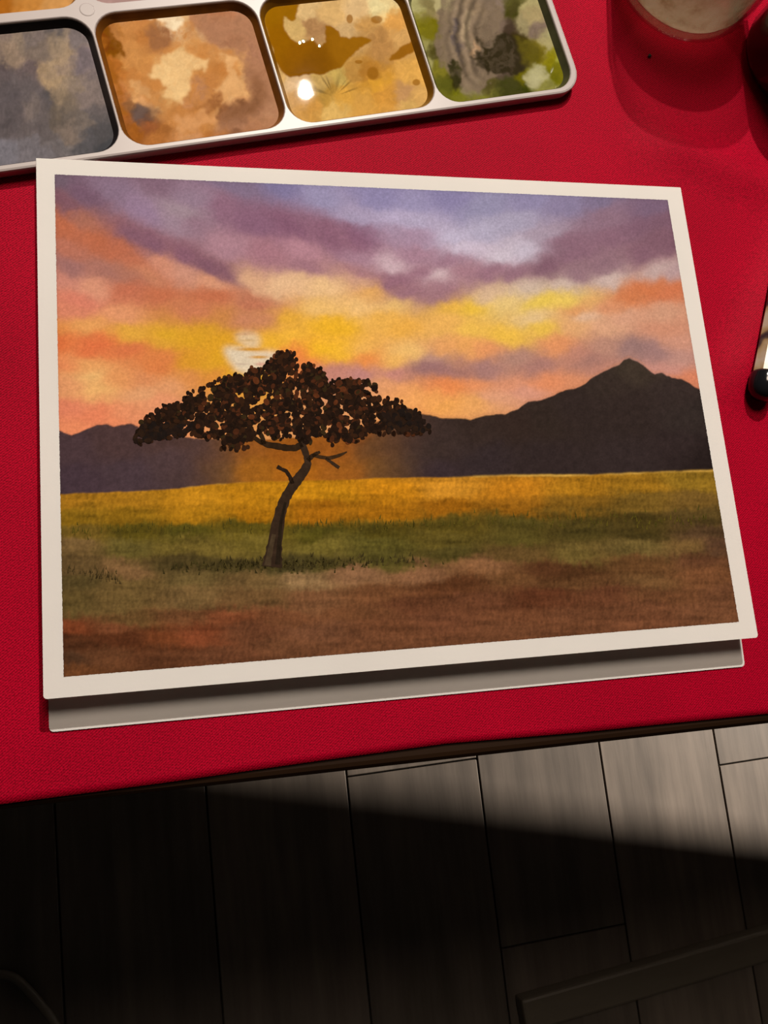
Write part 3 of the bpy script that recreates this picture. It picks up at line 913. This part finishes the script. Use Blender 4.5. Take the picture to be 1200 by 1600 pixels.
# brushed shapes floating in the pools: outline, colour, softness, strength
LAYERS = {
 (1, 0): [
  ([(395, 20), (440, 60), (455, 200), (330, 215), (350, 180), (392, 160), (380, 100), (330, 70), (310, 30)], (172, 120, 86), 14, 0.8),
  ([(165, 30), (230, 20), (290, 30), (310, 50), (330, 75), (365, 80), (372, 100), (385, 155), (350, 148), (335, 170), (330, 205), (290, 212), (270, 195), (262, 180), (240, 165), (200, 140), (195, 100), (170, 60)], (196, 130, 68), 5, 0.75),
  ([(155, 25), (166, 38), (188, 68), (194, 92), (178, 82), (164, 60)], (126, 72, 10), 2, 0.95),
  ([(150, 45), (163, 62), (182, 120), (200, 185), (188, 180), (168, 110)], (158, 92, 26), 4, 0.8),
  ([(225, 45), (262, 42), (270, 60), (258, 78), (238, 80), (228, 65)], (148, 97, 62), 5, 0.8),
  ([(222, 22), (262, 19), (290, 30), (278, 52), (262, 42), (240, 34)], (242, 216, 174), 3, 0.95),
  ([(262, 80), (285, 78), (300, 90), (325, 100), (318, 112), (300, 110), (295, 125), (290, 150), (278, 162), (265, 160), (258, 145), (268, 135), (252, 125), (235, 120), (250, 100)], (236, 192, 130), 4, 0.9),
  ([(345, 80), (372, 95), (365, 110), (378, 130), (387, 157), (355, 148), (335, 145), (350, 135), (360, 120), (352, 100)], (226, 170, 110), 3, 0.85),
  ([(265, 180), (300, 187), (325, 165), (332, 190), (300, 208), (280, 206)], (214, 152, 96), 4, 0.7),
  ([(318, 165), (345, 142), (352, 150), (328, 178)], (158, 100, 55), 3, 0.8),
  ([(205, 130), (225, 135), (237, 157), (215, 150)], (216, 158, 98), 3, 0.8),
  ([(398, 115), (420, 150), (402, 182), (342, 196), (360, 168), (390, 160)], (136, 89, 57), 16, 0.85),
  ([(208, 176), (220, 165), (228, 172), (218, 184), (208, 188)], (112, 88, 76), 4, 0.8)],
 (3, 0): [
  ([(690, -5), (770, -5), (785, 30), (775, 45), (795, 60), (805, 90), (790, 115), (765, 125), (745, 150), (728, 145), (715, 120), (690, 105), (680, 70), (685, 30)], (122, 102, 80), 3, 0.9),
  ([(706, 28), (716, 32), (714, 70), (724, 98), (714, 92), (704, 62)], (86, 74, 70), 3, 0.85),
  ([(722, 22), (732, 10), (738, 14), (728, 60), (736, 88), (726, 78), (720, 50)], (150, 128, 98), 3, 0.7),
  ([(738, 62), (744, 72), (742, 92), (736, 86)], (172, 136, 100), 2, 0.8),
  ([(745, 55), (760, 75), (785, 48), (805, 62), (815, 85), (830, 105), (800, 120), (770, 118), (745, 108), (738, 94), (750, 80), (747, 65)], (50, 41, 23), 3, 0.92),
  ([(805, 60), (835, 58), (846, 88), (830, 112), (812, 95)], (92, 80, 22), 8, 0.8),
  ([(702, 100), (716, 102), (722, 130), (712, 143), (704, 125)], (54, 49, 22), 2, 0.9),
  ([(770, 128), (810, 120), (815, 150), (780, 153)], (64, 61, 24), 5, 0.85),
  ([(820, 118), (845, 100), (852, 120), (840, 141), (822, 140)], (176, 166, 120), 3, 0.85),
  ([(858, 95), (880, 92), (888, 122), (868, 134), (860, 118)], (112, 104, 18), 6, 0.8),
  ([(642, 22), (672, 25), (680, 58), (655, 66)], (114, 104, 22), 7, 0.8),
  ([(796, 8), (808, 6), (810, 22), (800, 30)], (72, 64, 28), 3, 0.85),
  ([(690, 146), (740, 152), (800, 158), (740, 166), (700, 160)], (116, 110, 34), 5, 0.7)],
 (0, 0): [
  ([(-10, 110), (30, 108), (62, 128), (78, 165), (66, 205), (30, 222), (-10, 220)], (86, 76, 80), 8, 0.65),
  ([(80, 60), (112, 66), (118, 100), (100, 160), (88, 190), (86, 140), (70, 105)], (148, 126, 102), 8, 0.55),
  ([(88, 170), (112, 152), (118, 178), (96, 198)], (84, 74, 70), 4, 0.5),
  ([(48, 150), (62, 148), (58, 182), (44, 190)], (120, 106, 102), 6, 0.5)],
}
cs, sn = math.cos(PR), math.sin(PR)
for (i, j), (pts, wallc, mname, lab) in PAINT.items():
    x0, x1 = COLS[i]; y0, y1 = ROWS[j]
    bm = bmesh.new()
    prof = [(0.0, PH - 0.0006), (0.0002, PH - 0.0010), (0.0014, 0.0016), (0.0020, 0.0008), (0.0032, 0.0004)]
    loops = [[bm.verts.new((x, y, z)) for x, y in rrect(x0 + t, x1 - t, y0 + t, y1 - t, WR - t)] for t, z in prof]
    for a_, b_ in zip(loops, loops[1:]):
        ring(bm, a_, b_)
    bm.faces.new(loops[-1][::-1])
    obj('well', bm_mesh('well', bm), plain('stained_well_wall', wallc, 0.22, 0.3, 160), pal, True)
    nx, ny = (190, 176) if j == 0 else (40, 36)
    lev = 0.0015
    X, Y = np.meshgrid(np.linspace(x0 + 0.0008, x1 - 0.0008, nx), np.linspace(y0 + 0.0008, y1 - 0.0008, ny))
    Wd = np.stack([X * cs - Y * sn, X * sn + Y * cs, 0 * X + lev], -1)
    qx, qy = to_px(Wd)
    wa = 1.0 if i != 0 else 1.4
    vx = qx + wa * (13 * fbm(qx, qy, 30, i) + 9 * fbm(qx, qy, 11, i + 3))
    vy = qy + wa * (13 * fbm(qx, qy, 30, i + 5) + 9 * fbm(qx, qy, 11, i + 7))
    Cp = field(parse(pts), vx, vy, 1.0, 8.0, 2.7)
    mean = Cp.mean(axis=(0, 1))
    Cp = np.clip(mean + (Cp - mean) * 1.18, 0.004, 0.95)
    fil = 1 - 2 * np.abs(fbm(vx, vy, 16, i + 2)) * 1.6
    Cp = Cp * (1 + 0.14 * (np.clip(fil, 0, 1) ** 3 - 0.4))[..., None]
    lx, ly = qx + 9 * fbm(qx, qy, 16, i + 1) + 8 * fbm(qx, qy, 6, i + 4), qy + 9 * fbm(qx, qy, 16, i + 6) + 8 * fbm(qx, qy, 6, i + 8)
    for poly, col_, nb, al_ in LAYERS.get((i, j), []):
        mk_ = (blur(inside(poly, lx, ly), int(nb * 1.6)) * np.clip(al_ * (0.95 + 0.55 * fbm(lx, ly, 9, 5)), 0, 1))[..., None]
        Cp = Cp * (1 - mk_) + lin(col_) * mk_
    # fine filaments of pigment drawn out by the brush
    fl = np.abs(fbm(lx, ly, 13, i + 3)) + 0.6 * np.abs(fbm(lx, ly, 6, i + 9))
    Cp = Cp * (1 + 0.22 * (0.35 - np.clip(fl, 0, 0.8)))[..., None]
    hgt = 0.00002 * vnoise(qx, qy, 70, 70, 2 + i) + (0.000004 if i != 0 else 0.00005) * vnoise(qx, qy, 16, 16, 6)
    if (i, j) == (2, 0):
        sx_, sy_ = qx + 5 * fbm(qx, qy, 14, 4), qy + 5 * fbm(qx, qy, 14, 6)
        mk = blur(inside(DARK3, sx_, sy_), 2)
        mb = blur(inside(DARK3B, sx_, sy_), 2)
        for (ox, oy, orx, ory) in ((588, 32, 9, 6), (546, 31, 5, 7), (650, 130, 6, 5), (560, 98, 6, 3), (582, 116, 9, 10)):
            mb = np.maximum(mb, 0.8 * sstep(1.2, 0.8, np.hypot((qx - ox) / orx, (qy - oy) / ory)) if False else 0.8 * (1 - sstep(0.8, 1.2, np.hypot((qx - ox) / orx, (qy - oy) / ory))))
        dk = field([(415, 20, 150, 98, 4), (440, 60, 146, 92, 4), (490, 95, 128, 78, 6), (470, 80, 140, 86, 5), (540, 75, 150, 96, 12), (450, 15, 150, 98, 6)], qx, qy, 1, 8)
        # radiating streaks of milky paint
        an = np.arctan2(qy - 152, qx - 522); rd = np.hypot(qx - 522, qy - 152)
        stf = np.exp(-((rd - 24) / 16) ** 2) * (an < -0.3) * (an > -2.9) * sstep(-.1, .3, vnoise(an * 40, rd * 0.2, 4, 8, 5))
        Cp = Cp * (1 - 0.45 * stf[..., None])
        Cp = Cp * (1 - mk[..., None]) + dk * mk[..., None]
        Cp = Cp * (1 - mb[..., None]) + lin((150, 94, 18)) * mb[..., None]
        hgt = hgt * (1 - 0.7 * mk) - 0.00003 * blur(mk, 6)
    if (i, j) == (3, 0):
        # combed arcs of brown paint round the dark centre
        rd = np.hypot((qx - 800) / 1.0, (qy - 55) / 1.25); an = np.arctan2(qy - 55, qx - 800)
        arc = np.exp(-((rd - 78) / 24) ** 2) * sstep(2.0, 2.6, np.abs(an))
        st = np.sin(rd * 0.42 + 3 * fbm(qx, qy, 25, 3))
        Cp = Cp * (1 + 0.42 * (arc * st)[..., None])
        hgt = hgt + 0.00003 * arc * st
    if (i, j) == (0, 0):
        Cp = Cp * (1 + 0.25 * fbm(qx, qy, 6, 4, 0.5)[..., None]) * np.array([1.06, 1.0, 0.88])
    Wl = np.stack([X, Y, lev + hgt], -1)
    po = obj('paint_pool', grid_mesh('paint_pool', Wl, np.clip(Cp / ILL, 0.001, 0.95)), MAT[mname], pal)
    if lab:
        po['label'] = lab
# round moulding marks where four wells meet
for i in range(3):
    prof = [(0.0, 0.00012), (0.0019, 0.00012), (0.0021, 0.00005), (0.0022, 0.0)]
    e = obj('moulding_mark', lathe('moulding_mark', prof, 32), MAT['tray'], pal)
    e.location = ((COLS[i][1] + COLS[i + 1][0]) / 2, 0.0653, PH)

# ------------------------------------------------------------------ glass jar of water
jar = empty('water_jar', (0.1142, 0.0818, 0.0))
tag(jar, 'small clear glass jar of cloudy water on the red cloth', 'jar')
m, nt, b = mat('clear_glass')
nt.nodes.remove(b)
fr = N(nt, 'ShaderNodeLayerWeight'); fr.inputs['Blend'].default_value = 0.18
n = noise_n(nt, 90, 2)
tp = N(nt, 'ShaderNodeBsdfTransparent')
nt.links.new(mul_col(nt, (0.96, 0.95, 0.92), n, 0.98, 1.02), tp.inputs[0])
gs = N(nt, 'ShaderNodeBsdfGlossy'); gs.inputs['Roughness'].default_value = 0.05
mx = N(nt, 'ShaderNodeMixShader')
nt.links.new(fr.outputs['Facing'], mx.inputs[0]); nt.links.new(tp.outputs[0], mx.inputs[1]); nt.links.new(gs.outputs[0], mx.inputs[2])
nt.links.new(mx.outputs[0], nt.nodes['Material Output'].inputs[0])
MAT['glass'] = m
R_ = 0.0272
prof = [(0.0, 0.0006), (0.017, 0.0003), (0.0205, 0.0004), (0.0238, 0.0014), (0.0258, 0.0036), (R_, 0.0075), (R_, 0.046), (0.0262, 0.050), (0.0262, 0.0545), (0.0255, 0.0552), (0.0248, 0.0545),
        (0.0248, 0.050), (0.0255, 0.046), (0.0255, 0.0085), (0.0240, 0.0054), (0.0200, 0.0036), (0.0, 0.0034)]
obj('glass_wall', lathe('glass_wall', prof, 72), MAT['glass'], jar, True)
m, nt, b = mat('cloudy_water')
n = noise_n(nt, 130, 5, 0.65)
nt.links.new(ramp(nt, n, [(0.30, (0.45, 0.36, 0.22)), (0.5, (0.80, 0.70, 0.54)), (0.72, (0.95, 0.88, 0.75))]), b.inputs['Base Color'])
b.inputs['Roughness'].default_value = 0.08
tl = N(nt, 'ShaderNodeBsdfTranslucent')
nt.links.new(b.inputs['Base Color'].links[0].from_socket, tl.inputs[0])
tp = N(nt, 'ShaderNodeBsdfTransparent'); tp.inputs[0].default_value = (0.93, 0.88, 0.80, 1)
m1 = N(nt, 'ShaderNodeMixShader'); m1.inputs[0].default_value = 0.90
m2 = N(nt, 'ShaderNodeMixShader'); m2.inputs[0].default_value = 0.50
nt.links.new(b.outputs[0], m1.inputs[1]); nt.links.new(tl.outputs[0], m1.inputs[2])
nt.links.new(m1.outputs[0], m2.inputs[1]); nt.links.new(tp.outputs[0], m2.inputs[2])
nt.links.new(m2.outputs[0], nt.nodes['Material Output'].inputs[0])
MAT['water'] = m
prof = [(0.0, 0.0036), (0.0199, 0.0038), (0.0238, 0.0056), (0.0253, 0.0087), (0.0253, 0.0340), (0.0, 0.0340)]
wt = obj('water', lathe('water', prof, 72), MAT['water'], jar, True)
wt['label'] = 'cloudy beige rinse water'

# ------------------------------------------------------------------ dark bottle
bt = empty('ink_bottle', (0.1580, 0.0525, 0.0))
tag(bt, 'dark brown glossy bottle beside the glass jar at the right edge', 'bottle')
m, nt, b = mat('dark_brown_glass')
n = noise_n(nt, 60, 3)
nt.links.new(mul_col(nt, (0.011, 0.006, 0.004), n, 0.7, 1.4), b.inputs['Base Color'])
b.inputs['Roughness'].default_value = 0.14
b.inputs['Coat Weight'].default_value = 0.3
bump(nt, b, n, 0.1, 0.001)
MAT['bottle'] = m
prof = [(0.0, 0.0010), (0.0170, 0.0004), (0.0200, 0.0008), (0.0222, 0.0024), (0.0230, 0.0050), (0.0230, 0.0320), (0.0222, 0.0355), (0.0190, 0.0385), (0.0120, 0.0400), (0.0112, 0.0415), (0.0112, 0.044), (0.0, 0.044)]
obj('bottle_body', lathe('bottle_body', prof, 72), MAT['bottle'], bt, True)
prof = [(0.0115, 0.0425), (0.0132, 0.0425), (0.0136, 0.0432), (0.0136, 0.0545), (0.0128, 0.0556), (0.0, 0.0558)]
obj('screw_cap', lathe('screw_cap', prof, 48), plain('black_plastic', (0.012, 0.011, 0.010), 0.35), bt, True)

# ------------------------------------------------------------------ pen
pen = empty('pen', (0.1188, -0.0690, 0.0049))
tag(pen, 'glossy tan and grey banded pen with a black rounded end', 'pen')
pen.rotation_euler = Vector((0.366, 0.93, 0.0)).to_track_quat('Z', 'X').to_euler()
m, nt, b = mat('banded_acrylic')
tc = N(nt, 'ShaderNodeTexCoord')
wv = N(nt, 'ShaderNodeTexWave', wave_type='BANDS', bands_direction='Z')
mp = N(nt, 'ShaderNodeMapping')
mp.inputs['Rotation'].default_value = (0.5, 0.3, 0)
nt.links.new(tc.outputs['Object'], mp.inputs['Vector'])
nt.links.new(mp.outputs[0], wv.inputs['Vector'])
wv.inputs['Scale'].default_value = 28
wv.inputs['Distortion'].default_value = 2.5
wv.inputs['Detail'].default_value = 2
wv.inputs['Detail Scale'].default_value = 6
nt.links.new(ramp(nt, wv.outputs['Fac'], [(0.0, (0.03, 0.03, 0.035)), (0.12, (0.10, 0.08, 0.06)), (0.3, (0.34, 0.24, 0.12)), (0.7, (0.44, 0.34, 0.20)), (1.0, (0.50, 0.42, 0.32))]), b.inputs['Base Color'])
b.inputs['Roughness'].default_value = 0.3
b.inputs['Coat Weight'].default_value = 0.3
b.inputs['Coat Roughness'].default_value = 0.2
prof = [(0.0, 0.004), (0.0044, 0.004), (0.0044, 0.11), (0.0030, 0.13), (0.0, 0.131)]
MAT['pen'] = m
obj('barrel', lathe('barrel', prof, 8), MAT['pen'], pen)
prof = [(0.0, -0.0046), (0.0016, -0.0044), (0.0032, -0.0034), (0.0043, -0.0016), (0.0047, 0.0006), (0.0047, 0.0036), (0.0044, 0.0044), (0.0, 0.0044)]
obj('end_cap', lathe('end_cap', prof, 40), plain('glossy_black', (0.008, 0.008, 0.010), 0.12), pen, True)

# ------------------------------------------------------------------ small and dim things
bm = bmesh.new()
bmesh.ops.create_icosphere(bm, subdivisions=2, radius=0.0006)
for v in bm.verts:
    v.co *= 1 + 0.25 * math.sin(v.co.x * 5000 + v.co.y * 3000)
    v.co.z *= 0.7
cr = obj('crumb', bm_mesh('crumb', bm), plain('black_crumb', (0.01, 0.008, 0.008), 0.7))
cr.location = (0.0990, 0.0520, 0.0005)
tag(cr, 'tiny black crumb on the red cloth below the jar', 'crumb')

def tube(name, pts, r, n=10):
    cu = bpy.data.curves.new(name, 'CURVE')
    cu.dimensions = '3D'
    s = cu.splines.new('NURBS')
    s.points.add(len(pts) - 1)
    for k, p in enumerate(pts):
        s.points[k].co = tuple(p) + (1,)
    s.use_endpoint_u = True
    s.order_u = 3
    s.resolution_u = 8
    cu.bevel_depth = r
    cu.bevel_resolution = 3
    o = bpy.data.objects.new(name, cu)
    COL.objects.link(o)
    dg = bpy.context.evaluated_depsgraph_get()
    me_ = bpy.data.meshes.new_from_object(o.evaluated_get(dg))
    bpy.data.objects.remove(o)
    me_.name = name
    return me_
cz = FZ + 0.0045
cb = obj('floor_cable', tube('floor_cable', [(-0.42, -0.44, cz), (-0.33, -0.405, cz), (-0.270, -0.400, cz), (-0.241, -0.402, cz), (-0.229, -0.411, cz), (-0.214, -0.430, cz), (-0.197, -0.454, cz), (-0.18, -0.50, cz), (-0.19, -0.60, cz)], 0.0042),
         plain('pale_cable', (0.15, 0.13, 0.10), 0.5), smooth=True)
tag(cb, 'pale cable curving over the dark floor at lower left', 'cable')

bar = obj('wooden_bar', box_mesh('wooden_bar', (-0.36, -0.016, 0.0), (0.36, 0.016, 0.022), 0.003, 2), plain('dull_wood', (0.12, 0.10, 0.075), 0.5, 0.2, 30, stretch=(0.2, 1, 1)))
bar.location = (0.62, -0.484, FZ + 0.0002)
bar.rotation_euler = (0, 0, math.radians(5.0))
tag(bar, 'wooden bar lying on the dark floor at lower right', 'bar')
